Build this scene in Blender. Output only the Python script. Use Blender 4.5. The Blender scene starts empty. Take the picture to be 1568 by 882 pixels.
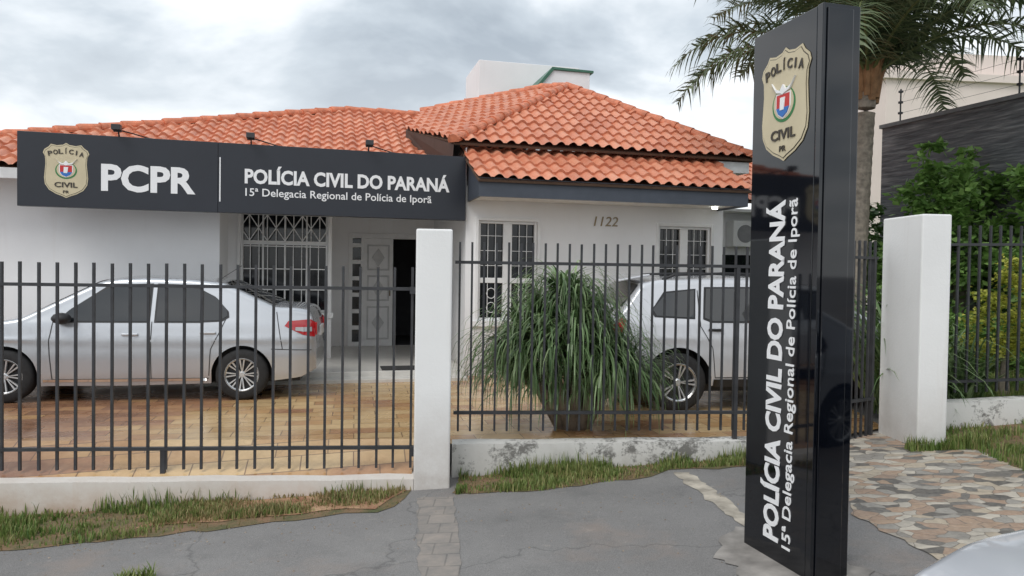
import bpy, bmesh, math, random
from mathutils import Vector, Matrix, noise
R=random.Random(7)
sc=bpy.context.scene
COL=sc.collection
# ------------------------------------------------------------ helpers
def link(o,parent=None):
    COL.objects.link(o)
    if parent: o.parent=parent
    return o
def empty(name,mat=None):
    o=bpy.data.objects.new(name,None); COL.objects.link(o)
    if mat is not None: o.matrix_world=mat
    return o
class N:
    def __init__(s,name):
        s.m=bpy.data.materials.new(name); s.m.use_nodes=True
        s.t=s.m.node_tree; s.b=s.t.nodes['Principled BSDF']; s._c=None
    def n(s,typ,**kw):
        x=s.t.nodes.new(typ)
        for k,v in kw.items(): x.inputs[k.replace('_',' ')].default_value=v
        return x
    def l(s,a,b): s.t.links.new(a,b)
    def co(s,kind='Object'):
        if s._c is None: s._c=s.t.nodes.new('ShaderNodeTexCoord')
        return s._c.outputs[kind]
    def noise(s,scale,detail=4,rough=.55,vec=None,kind='Object'):
        x=s.n('ShaderNodeTexNoise',Scale=scale,Detail=min(detail,5),Roughness=rough)
        s.l(vec if vec is not None else s.co(kind),x.inputs['Vector']); return x.outputs['Fac']
    def ramp(s,fac,stops,const=False):
        r=s.t.nodes.new('ShaderNodeValToRGB'); e=r.color_ramp.elements
        if const: r.color_ramp.interpolation='CONSTANT'
        while len(e)>1: e.remove(e[-1])
        e[0].position=stops[0][0]; c=stops[0][1]; e[0].color=(*c,1)
        for p,c in stops[1:]:
            q=e.new(p); q.color=(*c,1)
        s.l(fac,r.inputs[0]); return r.outputs['Color']
    def mix(s,fac,a,b,mode='MIX'):
        x=s.t.nodes.new('ShaderNodeMix'); x.data_type='RGBA'; x.blend_type=mode
        for i,v in((0,fac),(6,a),(7,b)):
            if hasattr(v,'default_value'): s.l(v,x.inputs[i])
            elif i==0: x.inputs[0].default_value=v
            else: x.inputs[i].default_value=(*v,1)
        return x.outputs[2]
    def math(s,op,a,b=0.0):
        x=s.t.nodes.new('ShaderNodeMath'); x.operation=op
        for i,v in((0,a),(1,b)):
            if hasattr(v,'default_value'): s.l(v,x.inputs[i])
            else: x.inputs[i].default_value=v
        return x.outputs[0]
    def bump(s,h,strength=.3,dist=.01):
        x=s.t.nodes.new('ShaderNodeBump'); x.inputs['Strength'].default_value=strength; x.inputs['Distance'].default_value=dist
        s.l(h,x.inputs['Height']); s.l(x.outputs[0],s.b.inputs['Normal'])
    def base(s,c):
        if hasattr(c,'default_value'): s.l(c,s.b.inputs['Base Color'])
        else: s.b.inputs['Base Color'].default_value=(*c,1)
    def set(s,**k):
        for a,v in k.items(): s.b.inputs[a.replace('_',' ')].default_value=v
def M(name,col,rough=.6,metal=0,var=.12,scale=6,bump=0,bscale=60,coat=0,rvar=0):
    s=N(name); s.set(Roughness=rough,Metallic=metal)
    if coat: s.b.inputs['Coat Weight'].default_value=coat; s.b.inputs['Coat Roughness'].default_value=.04
    if var:
        f=s.noise(scale,4)
        a=tuple(max(0,c*(1-var)) for c in col); b=tuple(min(1,c*(1+var)) for c in col)
        s.base(s.ramp(f,[(.3,a),(.7,b)]))
    else: s.base(col)
    if bump: s.bump(s.noise(bscale,4),bump,.005)
    return s.m
def wallmat(name,col,dirt,z0,z1,amount=1.0,mould=False):
    s=N(name); s.set(Roughness=.8)
    pos=s.t.nodes.new('ShaderNodeNewGeometry').outputs['Position']
    sep=s.t.nodes.new('ShaderNodeSeparateXYZ'); s.l(pos,sep.inputs[0])
    mr=s.t.nodes.new('ShaderNodeMapRange'); s.l(sep.outputs['Z'],mr.inputs[0])
    mr.inputs[1].default_value=z0; mr.inputs[2].default_value=z1; mr.inputs[3].default_value=1; mr.inputs[4].default_value=0
    nz=s.noise(3.5,5,.7)
    f=s.math('MULTIPLY',mr.outputs[0],s.math('MULTIPLY',nz,amount*1.6))
    f=s.math('MINIMUM',f,1)
    b=s.ramp(s.noise(1.3,4),[(.3,tuple(c*.93 for c in col)),(.7,col)])
    c=s.mix(f,b,dirt)
    mp=s.t.nodes.new('ShaderNodeMapping'); s.l(s.co(),mp.inputs[0]); mp.inputs['Scale'].default_value=(9,9,.7)
    st=s.noise(1.0,4,.6,vec=mp.outputs[0])
    sm=s.ramp(st,[(.58,(0,0,0)),(.85,(1,1,1))])
    c=s.mix(s.math('MULTIPLY',sm,.25*amount),c,tuple(x*1.3 for x in dirt))
    if mould:
        mn=s.noise(2.6,6,.85); mm=s.ramp(mn,[(.50,(0,0,0)),(.59,(1,1,1))])
        c=s.mix(s.math('MULTIPLY',mm,.8),c,(.085,.08,.07))
    s.base(c); s.bump(s.noise(35,4,.7),.35,.006); return s.m
def frame(ox,oy,deg,oz=0):
    a=math.radians(deg); c,s=math.cos(a),math.sin(a)
    return lambda u,v,z:Vector((ox+u*c-v*s, oy+u*s+v*c, oz+z))
W=lambda u,v,z:Vector((u,v,z))
class MB:
    def __init__(s): s.v=[];s.f=[];s.mi=[]
    def add(s,vs,fs,mi=0):
        k=len(s.v); s.v+=[tuple(p) for p in vs]; s.f+=[tuple(i+k for i in f) for f in fs]; s.mi+=[mi]*len(fs)
    def box(s,F,u0,u1,v0,v1,z0,z1,mi=0):
        p=[F(u,v,z) for z in(z0,z1) for v in(v0,v1) for u in(u0,u1)]
        s.add(p,[(0,2,3,1),(4,5,7,6),(0,1,5,4),(2,6,7,3),(0,4,6,2),(1,3,7,5)],mi)
    def poly(s,pts,mi=0): s.add(pts,[tuple(range(len(pts)))],mi)
    def prism(s,pts,d,mi=0):
        n=len(pts); d=Vector(d); q=[Vector(p)+d for p in pts]
        s.add(list(pts)+q,[tuple(range(n))[::-1],tuple(range(n,2*n))]+[(i,(i+1)%n,(i+1)%n+n,i+n) for i in range(n)],mi)
    def tube(s,pts,rad,seg=8,mi=0,cap=True):
        rings=[]
        pts=[Vector(p) for p in pts]
        for i,p in enumerate(pts):
            d=(pts[min(i+1,len(pts)-1)]-pts[max(i-1,0)]).normalized()
            a=d.cross(Vector((0,0,1)))
            if a.length<.05: a=d.cross(Vector((1,0,0)))
            a.normalize(); b=d.cross(a)
            r=rad[i] if hasattr(rad,'__len__') else rad
            rings.append([p+(a*math.cos(2*math.pi*k/seg)+b*math.sin(2*math.pi*k/seg))*r for k in range(seg)])
        vs=[q for r in rings for q in r]; fs=[]
        for i in range(len(pts)-1):
            for k in range(seg):
                fs.append((i*seg+k,i*seg+(k+1)%seg,(i+1)*seg+(k+1)%seg,(i+1)*seg+k))
        if cap: fs+= [tuple(range(seg))[::-1],tuple(range((len(pts)-1)*seg,len(pts)*seg))]
        s.add(vs,fs,mi)
    def build(s,name,mats,parent=None,smooth=False,bevel=0,fix=True):
        me=bpy.data.meshes.new(name); me.from_pydata(s.v,[],s.f)
        mats=mats if isinstance(mats,(list,tuple)) else [mats]
        for m in mats: me.materials.append(m)
        me.polygons.foreach_set('material_index',s.mi)
        if smooth: me.polygons.foreach_set('use_smooth',[True]*len(me.polygons))
        if fix:
            bm=bmesh.new(); bm.from_mesh(me); bmesh.ops.recalc_face_normals(bm,faces=bm.faces); bm.to_mesh(me); bm.free()
        me.update()
        o=bpy.data.objects.new(name,me); link(o,parent)
        if bevel:
            b=o.modifiers.new('bev','BEVEL'); b.width=bevel; b.segments=2; b.limit_method='ANGLE'
        return o
# ------------------------------------------------------------ materials
white=wallmat('white_painted_wall',(.86,.86,.87),(.42,.33,.25),-.1,.9,.45)
pillarw=wallmat('old_white_plaster',(.85,.85,.84),(.36,.30,.25),-.5,.6,.9)
lowwall=wallmat('stained_low_wall',(.76,.75,.72),(.20,.17,.13),-.6,.25,.9,True)
lowwall2=wallmat('low_wall_plaster',(.78,.77,.74),(.40,.25,.15),-.7,.0,1.2)
bars=M('fence_dark_paint',(.035,.036,.04),.45,var=.3,scale=9)
frameW=M('window_white_paint',(.80,.80,.80),.4,var=.05)
glass=M('dark_glass',(.012,.014,.017),.06,var=.3,scale=2)
soffit=M('soffit_white',(.76,.76,.76),.7)
darkin=M('dark_interior',(.012,.012,.014),.8)
porchm=M('porch_tile',(.62,.60,.56),.3,var=.08)
signm=M('sign_charcoal',(.019,.022,.031),.36,var=.08,scale=2)
textw=M('sign_lettering_white',(.85,.85,.86),.5,var=0)
totemm=M('totem_gloss_black',(.003,.004,.007),.04,var=.1)
totemm.node_tree.nodes['Principled BSDF'].inputs['IOR'].default_value=1.62
gold=M('badge_gold',(.60,.52,.35),.45,var=.06)
goldd=M('badge_dark',(.05,.04,.03),.5,var=0)
red=M('badge_red',(.55,.03,.03),.5,var=0); blue=M('badge_blue',(.03,.16,.50),.5,var=0)
green=M('badge_green',(.03,.20,.06),.5,var=0)
greent=M('green_trim',(.05,.15,.10),.5)
brass=M('brass_number',(.26,.20,.12),.4,metal=.6)
def tilemat():
    s=N('terracotta_tiles'); s.set(Roughness=.5)
    uv=s.t.nodes.new('ShaderNodeUVMap').outputs[0]
    sep=s.t.nodes.new('ShaderNodeSeparateXYZ'); s.l(uv,sep.inputs[0])
    a=s.math('FLOOR',s.math('DIVIDE',sep.outputs[0],.2)); b=s.math('FLOOR',s.math('DIVIDE',sep.outputs[1],.34))
    cm=s.t.nodes.new('ShaderNodeCombineXYZ'); s.l(a,cm.inputs[0]); s.l(b,cm.inputs[1])
    wn=s.t.nodes.new('ShaderNodeTexWhiteNoise'); wn.noise_dimensions='2D'; s.l(cm.outputs[0],wn.inputs[0])
    c=s.ramp(wn.outputs[0],[(0,(.50,.155,.080)),(.5,(.62,.21,.108)),(1,(.70,.29,.17))])
    n=s.noise(2.2,5,.65)
    c=s.mix(s.math('MULTIPLY',s.ramp(n,[(.5,(0,0,0)),(.75,(1,1,1))]),.25),c,(.34,.16,.10))
    n2=s.noise(25,4,.7); c=s.mix(.25,c,s.ramp(n2,[(.3,(.40,.13,.08)),(.7,(.85,.48,.33))]))
    s.base(c); s.bump(s.noise(70,3),.2,.004); return s.m
tilem=tilemat()
capm=M('ridge_cap_terracotta',(.58,.19,.098),.55,var=.3,scale=9)
def asphaltmat():
    s=N('asphalt'); s.set(Roughness=.7)
    c=s.ramp(s.noise(.8,5,.65),[(.3,(.150,.143,.140)),(.5,(.20,.192,.189)),(.72,(.26,.25,.242))])
    g=s.noise(130,2,.8); c=s.mix(.35,c,s.ramp(g,[(.38,(.09,.09,.088)),(.62,(.34,.33,.32))]))
    st=s.ramp(s.noise(.55,5,.75),[(.53,(0,0,0)),(.68,(1,1,1))]); c=s.mix(s.math('MULTIPLY',st,.45),c,(.31,.235,.19))
    dk=s.ramp(s.noise(1.7,5,.75),[(.55,(0,0,0)),(.70,(1,1,1))]); c=s.mix(s.math('MULTIPLY',dk,.35),c,(.10,.10,.10))
    sp2=s.ramp(s.noise(6,4,.8),[(.62,(0,0,0)),(.69,(1,1,1))]); c=s.mix(s.math('MULTIPLY',sp2,.4),c,(.36,.33,.29))
    vo=s.t.nodes.new('ShaderNodeTexVoronoi'); vo.feature='DISTANCE_TO_EDGE'; vo.inputs['Scale'].default_value=.33
    nn=s.t.nodes.new('ShaderNodeTexNoise'); nn.inputs['Scale'].default_value=2.5; nn.inputs['Detail'].default_value=5; s.l(s.co(),nn.inputs[0])
    v=s.t.nodes.new('ShaderNodeVectorMath'); v.operation='MULTIPLY_ADD'; s.l(nn.outputs['Color'],v.inputs[0]); v.inputs[1].default_value=(1.1,1.1,.7); s.l(s.co(),v.inputs[2])
    s.l(v.outputs[0],vo.inputs['Vector'])
    cr=s.ramp(vo.outputs['Distance'],[(0,(1,1,1)),(.006,(0,0,0))]); c=s.mix(s.math('MULTIPLY',cr,.5),c,(.06,.06,.06))
    s.base(c); s.bump(g,.6,.006); return s.m
asphalt=asphaltmat()
def yardmat():
    s=N('yard_stone_tiles'); s.set(Roughness=.35)
    mp=s.t.nodes.new('ShaderNodeMapping'); s.l(s.co(),mp.inputs[0]); mp.inputs['Rotation'].default_value=(0,0,math.radians(-12))
    br=s.t.nodes.new('ShaderNodeTexBrick'); s.l(mp.outputs[0],br.inputs[0])
    for k,v in(('Scale',1),('Mortar Size',.006),('Brick Width',.46),('Row Height',.23),('Bias',0.0)): br.inputs[k].default_value=v
    br.inputs['Color1'].default_value=(0,0,0,1); br.inputs['Color2'].default_value=(1,1,1,1); br.inputs['Mortar'].default_value=(.5,.5,.5,1)
    big=s.noise(.5,3,.6)
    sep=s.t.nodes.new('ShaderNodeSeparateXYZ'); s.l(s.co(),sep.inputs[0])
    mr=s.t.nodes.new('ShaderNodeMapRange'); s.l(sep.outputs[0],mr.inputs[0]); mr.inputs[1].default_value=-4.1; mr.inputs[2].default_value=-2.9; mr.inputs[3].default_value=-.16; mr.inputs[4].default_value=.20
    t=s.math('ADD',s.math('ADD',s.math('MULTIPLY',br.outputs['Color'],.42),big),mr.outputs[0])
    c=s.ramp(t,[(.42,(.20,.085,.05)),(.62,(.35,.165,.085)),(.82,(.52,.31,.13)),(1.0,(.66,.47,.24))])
    c=s.mix(.3,c,s.ramp(s.noise(9,5,.7),[(.3,(.20,.10,.05)),(.7,(.60,.40,.24))]))
    c=s.mix(s.math('MULTIPLY',br.outputs['Fac'],.7),c,(.12,.07,.045))
    s.base(c); s.l(s.ramp(s.noise(1.5,3),[(.3,(.12,.12,.12)),(.7,(.42,.42,.42))]),s.b.inputs['Roughness'])
    s.bump(s.noise(14,3),.1,.01); return s.m
def pathmat():
    s=N('crazy_paving_stone'); s.set(Roughness=.6)
    mp=s.t.nodes.new('ShaderNodeMapping'); s.l(s.co(),mp.inputs[0]); mp.inputs['Rotation'].default_value=(0,0,.5); mp.inputs['Scale'].default_value=(1,1.6,1)
    nn=s.t.nodes.new('ShaderNodeTexNoise'); nn.inputs['Scale'].default_value=5; s.l(s.co(),nn.inputs[0])
    v=s.t.nodes.new('ShaderNodeVectorMath'); v.operation='MULTIPLY_ADD'; s.l(nn.outputs['Color'],v.inputs[0]); v.inputs[1].default_value=(.2,.2,0); s.l(mp.outputs[0],v.inputs[2])
    outs=[]
    for ft in('F1','DISTANCE_TO_EDGE'):
        vo=s.t.nodes.new('ShaderNodeTexVoronoi'); vo.feature=ft; vo.voronoi_dimensions='2D'; vo.inputs['Scale'].default_value=7.4; vo.inputs['Randomness'].default_value=1
        s.l(v.outputs[0],vo.inputs['Vector']); outs.append(vo)
    sp=s.t.nodes.new('ShaderNodeSeparateColor'); s.l(outs[0].outputs['Color'],sp.inputs[0])
    c=s.ramp(sp.outputs[0],[(0,(.04,.04,.042)),(.12,(.36,.23,.155)),(.26,(.47,.39,.29)),(.40,(.29,.275,.25)),(.53,(.56,.51,.43)),(.70,(.40,.26,.17)),(.80,(.10,.098,.095)),(.88,(.46,.42,.36))],True)
    c=s.mix(.3,c,s.ramp(s.noise(26,4,.75),[(.3,(.12,.11,.095)),(.7,(.56,.50,.42))]))
    c=s.mix(s.math('MULTIPLY',s.ramp(s.noise(1.6,5,.7),[(.50,(0,0,0)),(.68,(1,1,1))]),.6),c,(.16,.145,.13))
    e=s.ramp(outs[1].outputs['Distance'],[(0,(1,1,1)),(.05,(0,0,0))]); c=s.mix(e,c,(.15,.13,.11))
    s.base(c); s.bump(outs[1].outputs['Distance'],.4,.02); return s.m
def leafmat(name,cols,rough=.45,trans=.2):
    s=N(name); s.set(Roughness=rough)
    g=s.t.nodes.new('ShaderNodeNewGeometry')
    c=s.ramp(g.outputs['Random Per Island'],[(i/(len(cols)-1),k) for i,k in enumerate(cols)])
    c=s.mix(.3,c,s.ramp(s.noise(1.6,2),[(.35,tuple(x*.5 for x in cols[0])),(.65,cols[-1])]))
    s.base(c)
    if trans:
        out=s.t.nodes['Material Output']
        tr=s.t.nodes.new('ShaderNodeBsdfTranslucent'); s.l(c,tr.inputs[0])
        ms=s.t.nodes.new('ShaderNodeMixShader'); ms.inputs[0].default_value=trans
        s.l(s.b.outputs[0],ms.inputs[1]); s.l(tr.outputs[0],ms.inputs[2]); s.l(ms.outputs[0],out.inputs[0])
    return s.m
leaf_dark=leafmat('leaf_dark_green',[(.04,.09,.025),(.09,.18,.05),(.15,.27,.08)])
leaf_mid=leafmat('leaf_green',[(.08,.17,.035),(.18,.34,.075),(.30,.47,.14)],trans=.4)
leaf_yel=leafmat('leaf_yellow_green',[(.28,.34,.05),(.54,.57,.09),(.72,.68,.15)],trans=.4)
strap=leafmat('strap_leaf',[(.03,.07,.02),(.08,.16,.045),(.17,.29,.11),(.34,.44,.22)],.35,.25)
palmleaf=leafmat('palm_leaf',[(.035,.06,.028),(.085,.12,.05),(.17,.21,.11)],.4,.2)
grassm=leafmat('grass_blades',[(.07,.14,.025),(.13,.22,.04),(.21,.30,.07),(.36,.31,.14)],.6)
drygr=leafmat('dry_grass',[(.28,.19,.09),(.46,.35,.18),(.14,.18,.05)],.7)
def soilmat(name,a,b):
    s=N(name); s.set(Roughness=.9); s.base(s.ramp(s.noise(5,5,.7),[(.35,a),(.65,b)])); s.bump(s.noise(30,4),.6,.02); return s.m
turf=soilmat('turf',(.08,.09,.035),(.22,.13,.075))
soil=soilmat('red_soil',(.24,.11,.06),(.42,.27,.16))
trunkm=M('palm_trunk_bark',(.24,.205,.165),.85,var=.4,scale=12,bump=.6,bscale=25)
# ------------------------------------------------------------ world, sun, camera
sdir=Vector((-.45,-.75,0)).normalized(); el=math.radians(52)
S=Vector((sdir.x*math.cos(el),sdir.y*math.cos(el),math.sin(el)))
w=bpy.data.worlds.new('World'); sc.world=w; w.use_nodes=True; nt=w.node_tree
bg=nt.nodes['Background']; bg.inputs[1].default_value=.107
sky=nt.nodes.new('ShaderNodeTexSky'); sky.sky_type='NISHITA'; sky.sun_disc=False
sky.sun_elevation=el; sky.sun_rotation=math.atan2(sdir.x,sdir.y)
tc=nt.nodes.new('ShaderNodeTexCoord'); sp=nt.nodes.new('ShaderNodeSeparateXYZ'); nt.links.new(tc.outputs['Generated'],sp.inputs[0])
def wm(op,a,b):
    x=nt.nodes.new('ShaderNodeMath'); x.operation=op
    for i,v in((0,a),(1,b)):
        if hasattr(v,'default_value'): nt.links.new(v,x.inputs[i])
        else: x.inputs[i].default_value=v
    return x.outputs[0]
zz=wm('ADD',wm('MAXIMUM',sp.outputs[2],0.0),.2)
cb=nt.nodes.new('ShaderNodeCombineXYZ'); nt.links.new(wm('DIVIDE',sp.outputs[0],zz),cb.inputs[0]); nt.links.new(wm('DIVIDE',sp.outputs[1],zz),cb.inputs[1]); cb.inputs[2].default_value=3.3
nz=nt.nodes.new('ShaderNodeTexNoise'); nz.inputs['Scale'].default_value=1.25; nz.inputs['Detail'].default_value=6; nz.inputs['Roughness'].default_value=.52; nz.inputs['Distortion'].default_value=.2
nt.links.new(cb.outputs[0],nz.inputs['Vector'])
rp=nt.nodes.new('ShaderNodeValToRGB'); e=rp.color_ramp.elements
e[0].position=.33; e[0].color=(4.6,5.2,5.8,1); e[1].position=.60; e[1].color=(12.5,12.7,12.8,1)
q=e.new(.43); q.color=(6.8,7.5,8.1,1); q=e.new(.51); q.color=(10.0,10.5,10.9,1)
nt.links.new(nz.outputs['Fac'],rp.inputs[0])
hz=nt.nodes.new('ShaderNodeMapRange'); nt.links.new(sp.outputs[2],hz.inputs[0]); hz.inputs[1].default_value=.02; hz.inputs[2].default_value=.30; hz.inputs[3].default_value=.75; hz.inputs[4].default_value=0
def wmix(f,a,b):
    x=nt.nodes.new('ShaderNodeMix'); x.data_type='RGBA'
    for i,v in((0,f),(6,a),(7,b)):
        if hasattr(v,'default_value'): nt.links.new(v,x.inputs[i])
        else: x.inputs[i].default_value=v
    return x.outputs[2]
c1=wmix(hz.outputs[0],rp.outputs[0],(9.6,9.9,10.1,1))
c2=wmix(.88,sky.outputs[0],c1)
nt.links.new(c2,bg.inputs[0])
sun=bpy.data.lights.new('sun','SUN'); sun.energy=1.4; sun.angle=math.radians(26); sun.color=(1,.97,.92)
so=bpy.data.objects.new('sun',sun); COL.objects.link(so); so.rotation_euler=(-S).to_track_quat('-Z','Y').to_euler()
cam=bpy.data.cameras.new('camera'); co=bpy.data.objects.new('camera',cam); COL.objects.link(co)
cam.sensor_width=36; cam.lens=25.94; cam.clip_start=.05; cam.clip_end=3000
co.matrix_world=Matrix.Translation((0,0,1.6))@Matrix.Rotation(math.radians(90-1.22),4,'X')@Matrix.Rotation(math.radians(.83),4,'Z')
sc.camera=co
sc.view_settings.view_transform='Standard'; sc.view_settings.look='None'; sc.view_settings.exposure=0
# ------------------------------------------------------------ ground
def gz(x): return -.234+.055*max(-25,min(25,x))
mb=MB()
xs=[-1500,-200,-25]+[-24+i for i in range(49)]+[25,200,1500]; ys=[-1500,-100,-20,0,5,10,20,100,1500]
vs=[(x,y,gz(x)) for y in ys for x in xs]; n=len(xs)
mb.add(vs,[(j*n+i,j*n+i+1,(j+1)*n+i+1,(j+1)*n+i) for j in range(len(ys)-1) for i in range(n-1)])
mb.build('asphalt_ground',asphalt)
def ragged(pts,amp=.05,step=.18,fr=4):
    out=[]
    for i in range(len(pts)):
        a=Vector(pts[i]); b=Vector(pts[(i+1)%len(pts)]); m=max(1,int((b-a).length/step))
        for k in range(m):
            p=a.lerp(b,k/m); out.append((p.x+amp*noise.noise(Vector((p.x*fr,p.y*fr,2))),p.y+amp*noise.noise(Vector((p.x*fr,p.y*fr,7)))))
    return out
def sheet(name,pts,h,mat,rag=0):
    if rag: pts=ragged(pts,rag,.06,9)
    mb=MB(); mb.poly([(x,y,gz(x)+h) for x,y in pts]); return mb.build(name,mat)
def stripmat():
    s=N('worn_concrete_tiles'); s.set(Roughness=.8)
    br=s.t.nodes.new('ShaderNodeTexBrick'); s.l(s.co(),br.inputs[0])
    for k,v in(('Scale',1),('Mortar Size',.006),('Brick Width',.2),('Row Height',.2)): br.inputs[k].default_value=v
    br.inputs['Color1'].default_value=(.20,.19,.18,1); br.inputs['Color2'].default_value=(.29,.26,.235,1); br.inputs['Mortar'].default_value=(.11,.11,.105,1)
    c=s.mix(.5,br.outputs['Color'],s.ramp(s.noise(6,5,.7),[(.35,(.16,.155,.15)),(.65,(.34,.29,.25))])); s.base(c); return s.m
sheet('concrete_strip',[(-.76,6.05),(-.46,6.05),(.02,2),(.25,.0),(-.0,0),(-.2,2)][::-1],.004,stripmat(),.03)
sheet('concrete_edging',[(1.44,6.5),(1.60,6.5),(1.76,5.1),(1.63,5.1)][::-1],.004,M('pale_concrete',(.40,.36,.30),.85,var=.4,scale=7),.05)
sheet('totem_footing',[(1.30,4.6),(1.44,4.95),(1.72,5.1),(1.90,4.9),(2.1,4.4),(2.05,3.85),(1.5,3.85)][::-1],.006,M('pale_concrete2',(.29,.27,.25),.85,var=.45,scale=4),.12)
sheet('stone_paving_path',[(2.45,5.2),(2.72,6.0),(3.0,7.1),(3.8,7.7),(4.4,7.3),(4.30,6.2),(4.5,5.6),(4.1,4.6),(3.3,4.3),(2.6,4.35)],.006,pathmat(),.05)
def grass(name,polys,n,h,mat,parent,zf=None,spread=.5,thr=-.1):
    mb=MB()
    for poly in polys:
        xs=[p[0] for p in poly]; ys=[p[1] for p in poly]; k=0; tries=0
        while k<n and tries<n*20:
            tries+=1
            x=R.uniform(min(xs),max(xs)); y=R.uniform(min(ys),max(ys)); ins=False; j=len(poly)-1
            for i in range(len(poly)):
                if (poly[i][1]>y)!=(poly[j][1]>y) and x<(poly[j][0]-poly[i][0])*(y-poly[i][1])/(poly[j][1]-poly[i][1])+poly[i][0]: ins=not ins
                j=i
            if not ins: continue
            dn=noise.noise(Vector((x*2.2,y*3.2,1)))
            if dn<thr and R.random()<.85: continue
            k+=1; z=(zf(x) if zf else gz(x)); a=R.uniform(0,6.28); hh=h*R.uniform(.4,1.2)*(1+dn*.9); l=R.uniform(0,spread)*hh
            dx,dy=math.cos(a),math.sin(a); b=R.uniform(.004,.008)
            mb.add([(x-dy*b,y+dx*b,z),(x+dy*b,y-dx*b,z),(x+dy*b*.7+dx*l*.4,y-dx*b*.7+dy*l*.4,z+hh*.6),(x-dy*b*.7+dx*l*.4,y+dx*b*.7+dy*l*.4,z+hh*.6),(x+dx*l,y+dy*l,z+hh)],[(0,1,2,3),(3,2,4)])
    return mb.build(name,mat,parent,fix=False)
gs=empty('grass_verge')
def verge(pts,h=.005,mat=turf):
    mb=MB(); mb.poly([(x,y,gz(x)+h) for x,y in ragged(pts,.10)]); return mb.build('turf_sheet',mat,gs)
A1=[(-9,4.95),(-3.7,5.15),(-2.2,5.45),(-.9,5.82),(-.84,6.30),(-4.6,5.97),(-9,5.57)]
A2=[(-.45,6.1),(.3,6.12),(1.2,6.4),(1.45,6.6),(2.2,6.62),(3.0,6.85),(3.0,6.98),(1.5,6.84),(-.45,6.60)]
A3=[(4.28,6.05),(4.9,6.2),(9,6.6),(9,8.1),(4.3,7.8)]
A4=[(-2.8,5.55),(-1.1,5.84),(-.88,6.28),(-2.7,6.14)]
for a in(A1,A2,A3): verge(a)
verge(A4,.010,soil)
AG=[(-9,4.95),(-3.7,5.15),(-2.3,5.45),(-2.6,6.14),(-4.6,5.97),(-9,5.57)]
grass('grass_blades_a',[AG],9000,.06,grassm,gs,thr=-.05); grass('grass_blades_d',[A4],1500,.05,grassm,gs,thr=.05)
grass('grass_blades_b',[A2],5500,.065,grassm,gs)
grass('grass_blades_c',[A3],7500,.08,grassm,gs,thr=-.3); grass('dry_blades',[A4],2600,.06,drygr,gs,thr=-.3); grass('dry_blades_b',[A1,A2],1500,.05,drygr,gs,thr=-1)
grass('grass_fringe',[[(-6,5.80),(-.9,6.24),(-.9,6.33),(-6,5.90)],[(-.45,6.45),(3,6.86),(3,6.96),(-.45,6.60)],[(3.75,6.85),(4.5,6.85),(4.5,7.05),(3.75,7.0)]],800,.12,grassm,gs)
tuft=empty('grass_tuft'); grass('tuft_blades',[[(-2.42,4.42),(-2.25,4.42),(-2.22,4.62),(-2.44,4.62)]],300,.09,grassm,tuft,spread=1.2,thr=-1)
pb_=empty('loose_gravel'); mb=MB()
for k in range(420):
    x=R.uniform(-5,4.5); y=R.uniform(3.5,6.0) if R.random()<.5 else 5.65+.12*x+R.uniform(-.25,.1); r=R.uniform(.004,.012); z=gz(x)
    a=R.uniform(0,6)
    mb.add([(x+r*math.cos(a+i*1.57)*R.uniform(.7,1.2),y+r*math.sin(a+i*1.57)*R.uniform(.7,1.2),z+.001) for i in range(4)]+[(x,y,z+r*.8)],[(0,1,4),(1,2,4),(2,3,4),(3,0,4)])
mb.build('stones',M('gravel',(.24,.20,.16),.9,var=.4,scale=30),pb_)
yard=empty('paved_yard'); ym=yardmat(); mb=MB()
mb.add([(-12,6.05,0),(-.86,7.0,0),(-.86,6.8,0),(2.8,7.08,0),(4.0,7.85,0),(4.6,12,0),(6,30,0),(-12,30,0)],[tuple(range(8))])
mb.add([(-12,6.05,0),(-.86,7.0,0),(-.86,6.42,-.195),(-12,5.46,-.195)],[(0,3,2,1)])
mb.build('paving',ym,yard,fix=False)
lawn=empty('garden_lawn'); mb=MB()
lz=lambda x: gz(x)+.16
mb.poly([(x,y,lz(x)) for x,y in[(4.3,7.9),(25,9.5),(25,40),(6.2,40),(4.62,12)]]); mb.build('lawn_turf',soilmat('lawn_soil',(.07,.13,.025),(.14,.21,.06)),lawn)
grass('lawn_blades',[[(4.4,8.0),(8.2,8.2),(8.2,11.5),(4.7,11.5)]],11000,.08,grassm,lawn,zf=lz,thr=-1)
# ------------------------------------------------------------ house
H=frame(-.72,11.3,14)
house=empty('police_station_building')
def wall_u(v,u0,u1,z0,z1,holes,mat=white,name='wall',depth=.14):
    mb=MB(); us=sorted({u0,u1,*[h[0] for h in holes],*[h[1] for h in holes]}); zs=sorted({z0,z1,*[h[2] for h in holes],*[h[3] for h in holes]})
    for a,b in zip(us,us[1:]):
        for c,d in zip(zs,zs[1:]):
            um,zm=(a+b)/2,(c+d)/2
            if any(h[0]<um<h[1] and h[2]<zm<h[3] for h in holes): continue
            mb.poly([H(a,v,c),H(b,v,c),H(b,v,d),H(a,v,d)])
    for a,b,c,d in holes:
        q=v+depth
        for P,Q in(((a,c),(b,c)),((b,c),(b,d)),((b,d),(a,d)),((a,d),(a,c))):
            mb.poly([H(P[0],v,P[1]),H(Q[0],v,Q[1]),H(Q[0],q,Q[1]),H(P[0],q,P[1])])
    return mb.build(name,mat,house,fix=False)
def wall_v(u,v0,v1,z0,z1,mat=white,name='side_wall'):
    mb=MB(); mb.poly([H(u,v0,z0),H(u,v1,z0),H(u,v1,z1),H(u,v0,z1)]); return mb.build(name,mat,house,fix=False)
wall_u(.6,-9.0,-3.61,-.1,2.86,[]); wall_v(-9,.6,8.6,-.1,2.86); wall_v(-3.61,.6,1.55,-.1,2.86)
W1=(-3.42,-2.04,.88,2.52)
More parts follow.
